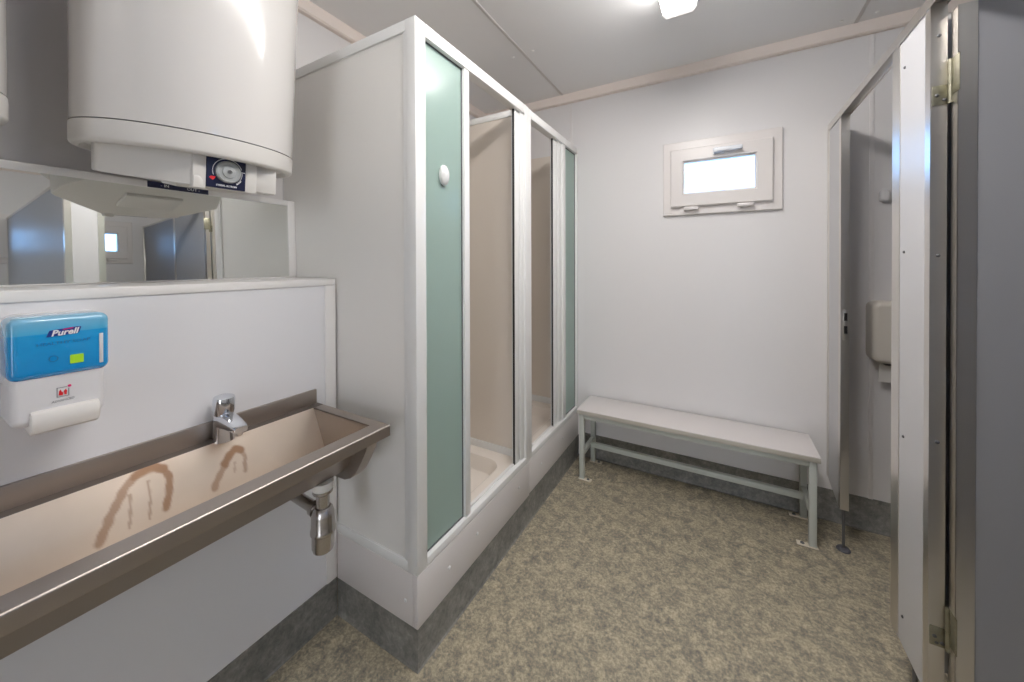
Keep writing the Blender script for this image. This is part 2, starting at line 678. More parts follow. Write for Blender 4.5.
# ------------------------------------------------------------------ shower cabins
def ring_yz(mb, x0, x1, y0, y1, z0, z1, wy0, wy1, wz0, wz1, bev=.003):
    mb.box(x0, x1, y0, wy0, z0, z1, bev)
    mb.box(x0, x1, wy1, y1, z0, z1, bev)
    mb.box(x0, x1, wy0, wy1, z0, wz0, bev)
    mb.box(x0, x1, wy0, wy1, wz1, z1, bev)
    return mb


def tray_mesh(x0, x1, y0, y1):
    """Shower tray: flat rim, rounded basin recess with sloped sides."""
    mb = MB()
    n = 7
    zr = ZP + .012
    loops = []
    for ins, r, z in ((0, .004, ZK + .02), (0, .004, zr - .004), (.004, .006, zr), (.075, .085, zr), (.085, .085, zr - .006),
                      (.105, .085, zr - .075), (.135, .075, zr - .095), (.22, .06, zr - .1)):
        loops.append([mb.bm.verts.new((p[0], p[1], z)) for p in rrect(x0 + ins, x1 - ins, y0 + ins, y1 - ins, r, n)])
    for A, B in zip(loops, loops[1:]):
        for i in range(len(A)):
            j = (i + 1) % len(A)
            mb.bm.faces.new((A[i], A[j], B[j], B[i]))
    mb.bm.faces.new(loops[-1])
    return mb


def shower(name, label, y0, y1, mirrored, first):
    """Cabin from y0 to y1; fixed glass at the low-y side, or at the high-y side when mirrored."""
    root = thing(name, label, 'shower cabin', ((XL + XS) / 2, (y0 + y1) / 2, ZK), 'shower cabins along the left wall')
    xi = XL + .002
    d = .0 if first else .004
    xf = XS - d
    # plinth with a front board (and end board on the near cabin)
    pl = MB().box(xf - .02, xf, y0 + (.0 if first else .001), y1 - .001, ZK - .004, ZP, .002)
    part('plinth_board', pl, PLINTH, root)
    if first:
        part('plinth_board', MB().box(XB + .004, xf - .0205, y0, y0 + .02, ZK - .004, ZP, .002), PLINTH, root)
    for fy in ((.20, .42, .86) if first else (.20, .62)):
        yy = y0 + fy * (y1 - y0)
        for zz in ((ZP - .075,) if fy != .2 else (ZP - .085,)):
            part('screw_cap', MB().lathe((xf, yy, zz), [(.007, -.001), (.0065, .0015), (.004, .0035), (.0005, .0042)], 14, 'x'), SCREWW, root)
    if first:
        part('screw_cap', MB().lathe((xf - .055, y0, ZP - .1), [(.007, .001), (.0065, -.0015), (.004, -.0035), (.0005, -.0042)], 14, 'y'), SCREWW, root)
    part('shower_tray', tray_mesh(xi, xf - .022, y0 + .022, y1 - .003), TRAY, root)
    ty = (y0 + y1) / 2 + (.02 if first else 0)
    dr = part('drain', MB().lathe((-1.22, ty - .1, ZP - .088), [(.045, .0), (.045, .004), (.036, .007), (.0005, .008)], 24), CHROME, root)
    # front frame
    ZR0, ZR1 = ZP + .032, ZT - .046
    pw = .05
    ya, yb_ = (y0, y0 + pw) if first else (y0 + .002, y0 + .040)
    part('front_post', MB().box(xf - .045, xf, ya, yb_, ZP, ZT, .003), SHOWERF, root)
    yc, yd = (y1 - .034, y1 - .001) if first else (y1 - .020, y1 - .001)
    part('front_post', MB().box(xf - .045, xf, yc, yd, ZP, ZT - (0 if first else .002), .003), SHOWERF, root)
    part('top_rail', MB().box(xf - .045, xf, yb_, yc, ZR1, ZT - (0 if first else .002), .003), SHOWERF, root)
    rl = part('bottom_rail', MB().box(xf - .045, xf, yb_, yc, ZP, ZR0, .003), SHOWERF, root)
    part('guide_track', MB().box(xf - .030, xf - .024, yb_, yc, ZR0 - .002, ZR0 + .006), SHOWERF, rl)
    # fixed frosted glass and its inner mullion, open doorway with sealed jamb
    if not mirrored:
        g0, g1 = yb_, 1.163
        m0, m1 = 1.163, 1.196
        j0, j1 = 1.595, yc
        seal = (1.580, 1.595)
        knob_y = 1.050
    else:
        g0, g1 = 2.256, yc
        m0, m1 = 2.203, 2.256
        j0, j1 = 2.088, 2.203
        seal = (2.073, 2.088)
        knob_y = None
    gl = part('glass_panel', MB().box(xf - .026, xf - .020, g0 - .006, g1 + .006, ZR0 - .006, ZR1 + .006), FROST, root,
              'frosted green glass')
    part('glazing_gasket', ring_yz(MB(), xf - .020, xf - .0165, g0, g1, ZR0, ZR1, g0 + .003, g1 - .003, ZR0 + .004, ZR1 - .004, 0), DARKF, gl)
    part('mullion', MB().box(xf - .040, xf - .004, m0, m1, ZR0, ZR1, .003), SHOWERF, root)
    jb = MB().box(xf - .040, xf - .018, j0, j0 + (j1 - j0) * .5, ZR0, ZR1, .002)
    jb.box(xf - .044, xf - .012, j0 + (j1 - j0) * .55, j1, ZR0, ZR1, .002)
    jm = part('jamb_profile', jb, SHOWERF, root)
    part('rubber_seal', MB().box(xf - .030, xf - .022, seal[1] - .007, seal[1], ZR0, ZR1), RUBBER, jm)
    if knob_y:
        kb = MB().lathe((xf - .020, knob_y, 1.677), [(.021, 0), (.023, .004), (.022, .012), (.016, .019), (.008, .023), (.0005, .024)], 28, 'x')
        for v in kb.bm.verts:
            v.co.z = 1.677 + (v.co.z - 1.677) * 1.65
        part('handle', kb, SHOWERF, gl, 'white oval handle')
    # end / partition panels with capped tops
    if first:
        e = ZT - .035
        ep = part('end_panel', MB().box(xi + .01, xf - .045, y0 + .008, y0 + .020, ZP + .02, ZT - .02), SHOWERP, root)
        fr = MB()
        fr.box(xi, xf - .001, y0 + .001, y0 + .026, ZT - .038, ZT, .002)
        fr.box(xi, xf - .001, y0 + .001, y0 + .026, ZP, ZP + .034, .002)
        fr.box(xf - .058, xf - .034, y0 + .002, y0 + .026, ZP + .034, ZT - .038, .002)
        fr.box(xi, xi + .03, y0 + .0085, y0 + .026, ZP + .034, ZT - .038, .001)
        part('panel_frame', fr, SHOWERF, ep)
        part('divider_panel', MB().box(xi, xf - .045, y1 - .014, y1 - .004, ZP + .01, ZT - .03), SHOWERI, root)
        part('divider_cap', MB().box(xi, xf - .045, y1 - .019, y1 - .001, ZT - .034, ZT, .002), SHOWERF, root)
        part('tray_upstand', MB().box(xi, xf - .045, y1 - .022, y1 - .0145, ZP + .01, ZP + .05, .002), SHOWERF, root)
    else:
        part('end_panel', MB().box(xi, xf - .045, y1 - .016, y1 - .003, ZP + .01, ZT - .03), SHOWERI, root)
        part('tray_upstand', MB().box(xi, xf - .045, y1 - .024, y1 - .0165, ZP + .01, ZP + .055, .002), SHOWERF, root)
    part('rear_panel', MB().box(xi, xi + .010, y0 + .027, y1 - .02, ZP + .01, ZT - .03), SHOWERI, root)
    return root


shower('shower_cabin', 'near white shower cabin with tall grey side panel facing the sink', Y0, YM, False, True)
shower('shower_cabin', 'far white shower cabin in the corner beside the grey bench', YM, YB - .003, True, False)

# ------------------------------------------------------------------ water heaters
BC = Vector((-1.394, .5016, 1.7159))         # centre of the seam ring
BR = .2514
# the heaters hang from their top bracket and lean forward by about six degrees
ax_z = Vector((.1053044, -.01369957, .99434567))
ax_x = Vector((0, 1, 0)).cross(ax_z).normalized()
ax_y = ax_z.cross(ax_x)
LEAN = Matrix((ax_x, ax_y, ax_z)).transposed().to_euler()


def make_boiler():
    root = thing('water_heater', 'large white water heater above the mirror, control dial facing the room', 'water heater',
                 BC, 'wall-hung water heaters over the sink')

    def P(name, mb, m, parent, label=None):
        return part(name, mb, m, parent, label, local=True)
    pr = [(.001, .002), (BR, .002), (BR, .60)]
    for i in range(1, 9):
        a = math.radians(90 * i / 8)
        pr.append((BR - .07 + .07 * math.cos(a), .60 + .07 * math.sin(a)))
    pr.append((.001, .685))
    P('tank', MB().lathe((0, 0, 0), pr, 128), ENAMEL, root)
    z0 = -.0545
    pr = [(.001, -.001), (BR + .0002, -.001), (BR + .0008, -.012)]
    for i in range(0, 7):
        a = math.radians(90 * i / 6)
        pr.append((BR + .0005 - .010 + .010 * math.cos(a), z0 + .010 - .010 * math.sin(a)))
    pr += [(BR - .018, z0), (BR - .026, z0 + .012), (.001, z0 + .012)]
    P('bottom_cap', MB().lathe((0, 0, 0), pr, 128), CAPPL, root)
    # control housing under the cap
    zb, hr = -.134, .2085
    zt = z0 + .013
    hs = MB()
    fp = [(.2055, -.080), (.066, -.2155), (.056, -.2215), (.044, -.2225), (-.02, -.212), (-.15, -.15), (-.15, .15), (.05, .205), (.165, .128), (.2, .08)]

    def low(x, dz):                              # the underside rises towards the wall
        return zb - .0015 + (.2055 - x) * .088 + dz
    rows = [[hs.bm.verts.new((x * k_, y * k_, zt if z is None else low(x, z))) for x, y in fp] for k_, z in ((1, None), (1, .003), (.988, 0))]
    for A, B in zip(rows, rows[1:]):
        for i in range(len(A)):
            j = (i + 1) % len(A)
            hs.bm.faces.new((A[i], A[j], B[j], B[i]))
    hs.bm.faces.new(rows[0])
    hs.bm.faces.new(rows[-1])
    hs.box(.185, .2145, -.0830, -.0535, zb - .0055, zt, .003)
    hs.box(.185, .2145, .0385, .0690, zb - .001, zt, .003)
    hs.box(.12, .2045, .0690, .1290, zb + .005, zt, .004)
    hs.prism([(-.081, zb - .0045), (-.081, -.108), (-.068, -.108), (-.0605, -.118), (-.0600, zb - .0045)], 'x', .21, .2155, .001)
    P('control_housing', hs, CAPPL, root)
    px = .2160
    cp = P('control_panel', MB().box(.195, px, -.0535, .0385, zb + .0015, zt, .001), NAVY, root, 'navy control plate')
    cy, cz = -.0055, -.0865
    dl = P('dial', MB().lathe((px, cy, cz), [(.0300, 0), (.0300, .007), (.0272, .010), (.0258, .0102), (.0243, .008), (.0172, .008), (.0153, .011), (.006, .012), (.0055, .009), (.0005, .009)], 48, 'x'), DIALM, root, 'round grey temperature dial')
    P('dial_centre', MB().lathe((px + .009, cy, cz), [(.0043, 0), (.0043, .0012), (.0005, .0012)], 16, 'x'), CEILDARK, dl)
    arc = MB()
    for rad, a0, a1, w in ((.0345, 20, 200, .0016), (.0345, -55, 12, .0009), (.0365, -55, -30, .0022)):
        n = 28
        for i in range(n):
            t0, t1 = [math.radians(a0 + (a1 - a0) * q / n) for q in (i, i + 1)]
            pts = [(cy + rr * math.cos(t), cz + rr * math.sin(t)) for rr, t in ((rad, t0), (rad + w, t0), (rad + w, t1), (rad, t1))]
            arc.prism(pts, 'x', px, px + .0006)
    P('scale_print', arc, PRINT, cp)
    P('pointer_mark', MB().prism([(-.0485, -.1070), (-.0450, -.1030), (-.0340, -.1025), (-.0350, -.1070), (-.0400, -.1130)], 'x', px, px + .0012), RED, cp)
    P('tick_mark', MB().box(px, px + .0006, .0315, .0362, -.0820, -.0804), PRINT, cp)
    P('lettering', text_mb('STIEBEL ELTRON', .0062, (px + .0003, -.0075, -.1248), (0, 1, 0), (0, 0, 1), bold=.00017, width=.049), PRINT, cp)
    pc = MB().box(-.02, .09, -.075, .075, zb - .012, zb + .002, .004)
    for v in pc.bm.verts:
        v.co.z += (.2055 - v.co.x) * .088
    P('pipe_cover', pc, CAPPL, root)
    P('wall_bracket', MB().box(-.305, -.20, -.10, .10, .42, .50, .004), CAPPL, root)
    root.rotation_euler = LEAN
    return root


boiler = make_boiler()
b2 = copy_tree(boiler)
b2.location = BC + Vector((0, -.5946, 0))
b2['label'] = 'white water heater mostly cut off by the left edge, above the soap dispenser'

# ------------------------------------------------------------------ mirror leaning on the ledge
root = thing('wall_mirror', 'long white-framed mirror leaning on the ledge below the water heater', 'mirror', (-1.565, 0, ZL))
MY0, MY1 = -.95, Y0 + .0065
MZ0, MZ1 = ZL, 1.617
LBL = (.438, .596)
tilt = math.tan(math.radians(2.0))


def lean(mb):
    for v in mb.bm.verts:
        v.co.x -= (v.co.z - (MZ0 + MZ1) / 2) * tilt
    return mb


g = MB().box(-1.571, -1.5665, MY0 + .01, MY1 - .01, MZ0 + .004, MZ1 - .01)
part('mirror_glass', lean(g), MIRROR, root)
f = MB()
f.box(-1.590, -1.561, MY0, MY1 - .029, MZ1 - .021, MZ1, .002)
f.box(-1.590, -1.5645, MY0, MY1, MZ0, MZ0 + .005, .001)
f.box(-1.590, -1.561, MY1 - .029, MY1, MZ0 + .0065, MZ1, .002)
f.box(-1.590, -1.561, MY0, MY0 + .029, MZ0 + .008, MZ1 - .03, .002)
part('frame', lean(f), WHITE, root)
lb = part('label_strip', lean(MB().box(-1.5615, -1.5600, LBL[0], LBL[1], MZ1 - .0205, MZ1 - .0005, .0005)), NAVY, root, 'black label with white print')
for yy, tx in ((LBL[0] + .042, '- IN'), (LBL[1] - .042, 'OUT -')):
    part('lettering', lean(text_mb(tx, .013, (-1.5598, yy, MZ1 - .0105), (0, 1, 0), (0, 0, 1))), PRINT, lb)
part('backing_board', MB().box(XL + .001, -1.584, MY0 + .004, MY1 - .004, MZ0, MZ1 - .012), WHITE, root)

# ------------------------------------------------------------------ trough sink
SY0, SY1 = -.95, .812
SI1 = .776
SZ = .845
root = thing('trough_sink', 'long stainless steel trough sink with brown drip stains on the left wall', 'sink', (XB, 0, .66))
BK, BB, BF, FR = (-1.248, SZ), (-1.174, .698), (-1.045, .696), (-.955, SZ)
# basin: finely meshed so that the drip stains keep their shape
stains = [
    # (polyline of (y, z) on the back slope, half width, strength)
    ([(.250, .735), (.266, .765), (.285, .795), (.303, .820), (.320, .834)], .0090, .75),
    ([(.320, .834), (.340, .840), (.358, .838), (.372, .828)], .0110, .95),
    ([(.372, .828), (.380, .806), (.376, .780), (.364, .745)], .0080, .9),
    ([(.307, .800), (.304, .770), (.298, .738)], .0030, .55),
    ([(.341, .815), (.340, .780), (.333, .740)], .0028, .6),
    ([(.463, .742), (.480, .765), (.497, .786)], .0085, .7),
    ([(.497, .786), (.512, .803), (.528, .812), (.541, .806)], .0105, .95),
    ([(.541, .806), (.547, .785), (.540, .752)], .0055, .6),
    ([(.520, .780), (.515, .760)], .0030, .4),
]


def seg_d(p, a, b):
    ax, ay = a
    bx_, by = b
    dx, dy = bx_ - ax, by - ay
    t = max(0, min(1, ((p[0] - ax) * dx + (p[1] - ay) * dy) / (dx * dx + dy * dy)))
    return math.hypot(p[0] - ax - t * dx, p[1] - ay - t * dy)


mb = MB()
lay = mb.bm.verts.layers.float.new('stain')
rnd = random.Random(4)


def stain_at(y, z):
    s = 0
    w = .0009 * math.sin(y * 210 + z * 170) + .0007 * math.sin(z * 260 - y * 130)
    for pl, hw, st in stains:
        d = min(seg_d((y, z), a, b) for a, b in zip(pl, pl[1:])) + w * min(1, hw / .008)
        s = max(s, st * max(0, min(1, (hw - d) / (hw * .45) + .3)) if d < hw * 1.2 else 0)
    return s


ys = [SY0 + .037, -.6, -.3, 0, .2] + [.2 + .0035 * i for i in range(1, 112)] + [.65, .72, SI1]
NZ = 44
grid = []
for y in ys:
    col = []
    for k in range(NZ + 1):
        t = k / NZ
        x, z = BK[0] + (BB[0] - BK[0]) * t, BK[1] + (BB[1] - BK[1]) * t
        v = mb.bm.verts.new((x, y, z))
        v[lay] = stain_at(y, z)
        col.append(v)
    grid.append(col)
for A, B in zip(grid, grid[1:]):
    for k in range(NZ):
        mb.bm.faces.new((A[k], A[k + 1], B[k + 1], B[k]))


def Q(*ps):
    mb.bm.faces.new([mb.bm.verts.new(p) for p in ps])


ya, yb_ = SY0 + .037, SI1
Q((BB[0], ya, BB[1]), (BF[0], ya, BF[1]), (BF[0], yb_, BF[1]), (BB[0], yb_, BB[1]))
Q((BF[0], ya, BF[1]), (FR[0], ya, FR[1]), (FR[0], yb_, FR[1]), (BF[0], yb_, BF[1]))
bas = part('basin', mb, BASIN, root)
for y in (ya, yb_):
    e_ = MB().quad((BK[0], y, BK[1]), (BB[0], y, BB[1]), (BF[0], y, BF[1]), (FR[0], y, FR[1]))
    part('basin_end', e_, STEELF, bas)  # darker steel than the slopes, standing in for a dark reflection
# rim, rolled edges and outer skin
mb = MB()
XF = -.905
zr = SZ
er = .0055
mb.prism([(FR[0], zr - .004), (FR[0], zr)] + [(XF - er + er * math.sin(math.radians(q)), zr - er + er * math.cos(math.radians(q))) for q in range(0, 91, 15)]
         + [(XF, zr - .034), (XF - .003, zr - .034), (XF - .003, zr - .007), (XF - .006, zr - .004)], 'y', SY0, SY1)
mb.box(BK[0], FR[0], SI1, SY1, zr - .0035, zr)
mb.box(BK[0], FR[0], SY0, SY0 + .037, zr - .0035, zr)
mb.box(-1.284, XF - .004, SY1 - .004, SY1, zr - .034, zr - .0005, .0015)
mb.box(-1.284, XF - .004, SY0, SY0 + .004, zr - .034, zr - .0005, .0015)
rim = part('rim', mb, STEELF, root)
part('back_ledge', MB().box(-1.280, BK[0], SY0, SY1, zr - .002, zr + .0005), LEDGE, rim)
mb = MB()
o = .003
mb.prism([(BK[0] - o, zr - .004), (BB[0] - o, BB[1] - o), (BF[0] + o, BF[1] - o), (FR[0] + .012, zr - .030), (FR[0] + .012, zr - .004),
          (FR[0] + .004, zr - .004), (FR[0] + .004, zr - .028), (BF[0] + .001, BF[1] - .001), (BB[0] - .001, BB[1] - .001), (BK[0] - .001, zr - .004)],
         'y', ya - .004, yb_ + .004)
part('outer_shell', mb, STEELF, root)
mb = MB()
mb.box(XB, -1.280, SY0, SY1 - .003, zr - .02, .8955, .0015)
part('backsplash', mb, STEELF, root)
# wall bracket: a bent steel strap under the near end of the trough


def strap(y0, y1):
    pts = [(-.925, .812), (-.935, .782), (-.955, .745), (-.982, .703), (-1.008, .679), (-1.037, .667), (-1.077, .6655), (-1.16, .672), (-1.29, .684)]
    inner = [(-.935, .812), (-.943, .785), (-.962, .750), (-.988, .709), (-1.012, .685), (-1.039, .673), (-1.077, .6715), (-1.16, .678), (-1.29, .690)]
    m = MB()
    m.prism(pts + inner[::-1], 'y', y0, y1)
    m.prism(inner + [(-1.29, .80), (-1.17, .692), (-1.05, .690), (-.965, .812)], 'y', y0, y0 + .003)
    return m


part('wall_bracket', strap(.745, .783), STEELF, root)
part('wall_bracket', strap(-.78, -.74), STEELF, root)

# drain trap below the sink
tx, ty = -1.052, .682
root = thing('bottle_trap', 'chrome bottle trap with wall pipe hanging under the steel sink', 'drain trap', (tx, ty, .44))
part('drain_nut', MB().lathe((tx, ty, 0), [(.02, .692), (.030, .692), (.031, .686), (.031, .672), (.027, .667), (.02, .667)], 32), PUSHW, root, 'white plastic nut')
part('tail_pipe', MB().lathe((tx, ty, 0), [(.001, .676), (.0185, .676), (.0185, .60), (.001, .60)], 28), TRAPM, root)
part('collar', MB().lathe((tx, ty, 0), [(.019, .667), (.028, .667), (.0285, .660), (.026, .656), (.019, .656)], 28), TRAPM, root)
part('cup', MB().lathe((tx, ty, 0), [(.001, .614), (.022, .614), (.027, .608), (.0325, .590), (.0335, .550), (.0355, .546), (.0355, .538), (.0315, .534), (.031, .494), (.028, .484), (.021, .478), (.001, .476)], 36), TRAPM, root)
wp = part('waste_pipe', MB().cyl((tx + .005, ty, .592), (XB, ty, .606), .0165, None, 28), TRAPM, root)
part('collar', MB().cyl((tx - .030, ty, .5938), (tx - .046, ty, .5948), .0235, .0225, 28), TRAPM, wp)
part('wall_flange', MB().lathe((XB, ty, .606), [(.034, .0), (.033, .006), (.024, .011), (.017, .012)], 28, 'x'), TRAPM, wp)

# ------------------------------------------------------------------ tap
fx, fy, fz = -1.2455, .506, SZ + .0006
root = thing('tap', 'chrome push tap standing on the back rim of the steel sink', 'tap', (fx, fy, fz))
part('body', MB().lathe((fx, fy, fz), [(.001, .0), (.0255, .0), (.0255, .003), (.0245, .007), (.0235, .045), (.0232, .069), (.021, .074), (.001, .074)], 40), CHROME, root)
sp = MB()
# spout: flat tapering beak leaving the body, its top falling towards the tip
sect = [(.0, .0600, .0234, .0165), (.022, .0600, .0232, .0195), (.044, .0590, .0225, .0160), (.070, .0565, .0205, .0120), (.096, .0525, .0180, .0090), (.102, .0510, .0155, .0075)]
rings = []
for dx, dz, hw, hh in sect:
    rings.append([sp.bm.verts.new((fx + dx, fy + p[0], fz + dz + p[1])) for p in rrect(-hw, hw, -hh, hh, hh * .7, 4)])
for A, B in zip(rings, rings[1:]):
    for i in range(len(A)):
        j = (i + 1) % len(A)
        sp.bm.faces.new((A[i], A[j], B[j], B[i]))
sp.bm.faces.new(rings[0])
sp.bm.faces.new(rings[-1])
s_ = part('spout', sp, CHROME, root)
part('aerator', MB().cyl((fx + .086, fy, fz + .048), (fx + .084, fy, fz + .034), .0115, .0105, 24), CHROME, s_)
bt = MB().lathe((0, 0, 0), [(.001, .0), (.0215, .0), (.0245, .003), (.0262, .012), (.0262, .046), (.0245, .051), (.018, .0535), (.001, .054)], 40)
bt.xform(Matrix.Translation((fx - .001, fy, fz + .0745)) @ Matrix.Rotation(math.radians(5), 4, 'Y'))
part('push_button', bt, CHROME, root)

# ------------------------------------------------------------------ soap dispenser
dy0, dy1 = .1315, .2690
dx1 = -1.1935
root = thing('soap_dispenser', 'white soap dispenser with blue cartridge on the wall above the sink', 'soap dispenser', (XB, .2, .98))
part('body', pillow(MB(), dy0 + .003, dy1 - .006, 1.026, 1.140, XB, dx1 - .006, .014, .012), DISPW, root)
part('back_plate', MB().prism(rrect(dy0, dy1, 1.10, 1.247, .018), 'x', XB, XB + .03, .003), DISPW, root)
cart = pillow(MB(), dy0, dy1, 1.119, 1.246, XB + .028, dx1, .014, .014)
cart = part('cartridge', cart, SOAP, root, 'translucent blue soap cartridge')
part('sight_strip', MB().box(dx1 - .001, dx1 + .0012, .2525, .2585, 1.135, 1.200, .0008), DISPW, cart)
lg = MB().prism([(.1795, 1.2035), (.1835, 1.2165), (.2215, 1.2205), (.2265, 1.2195), (.2240, 1.2085), (.2200, 1.2060)], 'x', dx1 - .001, dx1 + .0012)
lg = part('logo_plate', lg, BRANDB, cart)
part('lettering', text_mb('Purell', .0165, (dx1 + .0015, .2035, 1.2105), (0, 1, .055), (0, 0, 1), bold=.0005, shear=.25, width=.038), PRINT, lg)
part('logo_dash', MB().prism([(.200, 1.2170), (.2155, 1.2195), (.2150, 1.2175), (.203, 1.2160)], 'x', dx1 + .001, dx1 + .0016), MAGENTA, lg)
part('embossed_lettering', text_mb('HEALTHY SOAP', .0085, (dx1 + .0003, .203, 1.1895), (0, 1, .02), (0, 0, 1), width=.072), EMBOSS, cart)
part('green_sticker', MB().prism(rrect(.2105, .2295, 1.1425, 1.1610, .002), 'x', dx1 - .001, dx1 + .0012), GREEN, cart)
part('embossed_ring', MB().lathe((dx1 - .0006, .1885, 1.158), [(.0065, 0), (.0065, .001), (.005, .001), (.005, 0)], 24, 'x'), EMBOSS, cart)
# (the housing stands slightly further left on the wall)
# hygiene pictogram and small print on the body
bxp = dx1 - .006
ic = MB()
for z0, z1, y0, y1 in ((1.075, 1.0762, .193, .210), (1.0938, 1.095, .193, .207), (1.075, 1.095, .193, .1942), (1.075, 1.091, .2088, .210)):
    ic.box(bxp - .001, bxp + .0007, y0, y1, z0, z1)
ic = part('pictogram', ic, PRINTG, root)
sh = MB()
sh.prism([(.1955, 1.079), (.1965, 1.088), (.1985, 1.0905), (.2000, 1.085), (.2020, 1.0835), (.2010, 1.078)], 'x', bxp - .001, bxp + .0007)
sh.prism([(.2025, 1.0865), (.2055, 1.0900), (.2070, 1.086), (.2063, 1.078), (.2035, 1.079)], 'x', bxp - .001, bxp + .0007)
part('pictogram_hands', sh, RED, ic)
part('pictogram_dot', MB().lathe((bxp - .0008, .2105, 1.0955), [(.0026, 0), (.0026, .0016), (.0002, .0016)], 14, 'x'), MAGENTA, ic)
part('lettering', text_mb('ADVANCED', .0062, (bxp + .0003, .2015, 1.0675), (0, 1, .05), (0, 0, 1), shear=.2, width=.031), PRINTG, ic)
# push bar: wide curved lip at the bottom
pb = MB()
prof = [(XB + .03, 1.048), (dx1 - .004, 1.056), (dx1 + .006, 1.053), (dx1 + .0105, 1.044), (dx1 + .010, 1.028), (dx1 + .004, 1.014), (dx1 - .010, 1.007), (XB + .03, 1.012)]
pb.prism(prof, 'y', .158, .252, .004, 2)
part('push_bar', pb, PUSHW, root)
root.location.y += .0005

# ------------------------------------------------------------------ bench
bx0, bx1, by0, by1, bz = -.781, .412, 2.192, 2.474, .439
root = thing('bench', 'long low bench with white top and grey-green steel frame under the window', 'bench', ((bx0 + bx1) / 2, (by0 + by1) / 2, 0))
tp = part('bench_top', MB().box(bx0, bx1, by0, by1, bz - .004, bz, .001), BENCHT, root, 'white laminate top')
part('edge_band', MB().box(bx0, bx1, by0, by1, bz - .026, bz - .0045, .001), BENCHE, tp)
lw = .030
fx0, fx1, fy0, fy1 = bx0 + .012, bx1 - .012, by0 + .012, by1 - .008
zt = bz - .0265
rails = MB()
for (a, b, c, d) in ((fx0 + lw, fx1 - lw, fy0, fy0 + lw), (fx0 + lw, fx1 - lw, fy1 - lw, fy1)):
    part('top_rail', MB().box(a, b, c, d, zt - lw, zt, .003), BENCHF, root)
for a in (fx0, fx1 - lw):
    part('top_rail', MB().box(a, a + lw, fy0 + lw, fy1 - lw, zt - lw, zt, .003), BENCHF, root)
    part('side_stretcher', MB().box(a + .002, a + lw - .002, fy0 + lw, fy1 - lw, .145, .172, .003), BENCHF, root)
ymid = fy1 - .105
part('long_stretcher', MB().box(fx0 + lw - .002, fx1 - lw + .002, ymid - .015, ymid + .015, .144, .173, .003), BENCHF, root)
for a in (fx0, fx1 - lw):
    for b in (fy0, fy1 - lw):
        lg = part('leg', MB().box(a, a + lw, b, b + lw, .004, zt, .003), BENCHF, root)
        s = 1 if a < 0 else -1
        pm = MB().box(a - .006 if s > 0 else a - .046, a + lw + .046 if s > 0 else a + lw + .006, b - .004, b + lw - .004, .0, .0045, .001)
        fp = part('foot_plate', pm, PLATE, lg, 'cream floor plate')
        cx = a + lw + .024 if s > 0 else a - .024
        part('bolt', MB().lathe((cx, b + .011, .0045), [(.009, -.001), (.009, .001), (.006, .0055), (.0005, .006)], 14), CEILDARK, fp)

# ------------------------------------------------------------------ toilet cubicles
TH = .028


def edge_cap(mb, y_end, dirn, z0=ZB, z1=ZH, w=.03, x0=XC, th=TH):
    """U profile on the end of a front panel: end web plus two flanges."""
    t = .0018
    ya, yb = sorted((y_end, y_end + dirn * w))
    mb.box(x0 - t, x0, ya, yb, z0, z1)
    mb.box(x0 + th, x0 + th + t, ya, yb, z0, z1)
    yw = (y_end - dirn * t, y_end)
    mb.box(x0 - t, x0 + th + t, min(yw), max(yw), z0, z1)
    return mb


def foot(root, x, y, z1=ZB):
    ft = part('foot', MB().lathe((x, y, 0), [(.001, .012), (.006, .012), (.006, z1 + .02), (.001, z1 + .02)], 14), CEILDARK, root)
    part('foot_disc', MB().lathe((x, y, 0), [(.001, .0), (.026, .0), (.027, .004), (.022, .011), (.008, .015), (.001, .015)], 28), DARKF, ft)


def screws(root, pts, dirn='x', s=-1):
    for p in pts:
        pr = [(.0045, -s * .001), (.0042, s * .0022), (.0025, s * .0036), (.0004, s * .004)]
        part('screw', MB().lathe(p, pr, 12, dirn), CEILDARK, root)


FP = 'front panels of the toilet cubicles'
# narrow panel against the back wall
root = thing('cubicle_front_panel', 'narrow cubicle front strip against the back wall, to the right of the bench', 'cubicle panel', (XC, 2.37, 0), FP)
part('panel', MB().prism([(2.250, ZB + .03), (2.30, ZB + .03), (YB - .001, .235), (YB - .001, ZH), (2.250, ZH)], 'x', XC, XC + TH), PANEL, root)
ec = part('edge_profile', edge_cap(MB(), 2.250, 1, z0=ZB + .03), ALU, root, 'aluminium edge')
lk = MB()
part('strike_plate', MB().box(XC + .006, XC + .026, 2.2465, 2.2482, .99, 1.135, .0005), ALU, ec)
for z in (1.100, 1.040):
    part('strike_slot', MB().box(XC + .010, XC + .022, 2.2455, 2.2466, z - .018, z + .018), RUBBER, ec)
part('wall_profile', MB().box(XC - .004, XC + TH + .004, YB - .022, YB - .001, .24, ZH, .001), PANELED, root)
foot(root, XC + TH / 2, 2.262, ZB + .03)

# front panel between the two doors
root = thing('cubicle_front_panel', 'white cubicle front panel between the two cubicle openings, hinges on its near edge', 'cubicle panel', (XC, 1.53, 0), FP)
part('panel', MB().box(XC, XC + TH, 1.416, 1.662, ZB, ZH), PANEL, root)
ec = part('edge_profile', edge_cap(MB(), 1.416, 1, w=.027), ALU, root, 'aluminium edge')
ec2 = part('edge_profile', edge_cap(MB(), 1.662, -1, w=.055), ALU, root, 'aluminium edge')
screws(root, [(XC, 1.575, z) for z in (1.949, 1.384, .815, .256)])
screws(ec, [(XC + .014, 1.414, z) for z in (1.955, 1.37, .87, .33)], 'y', -1)
foot(root, XC + TH / 2, 1.535)

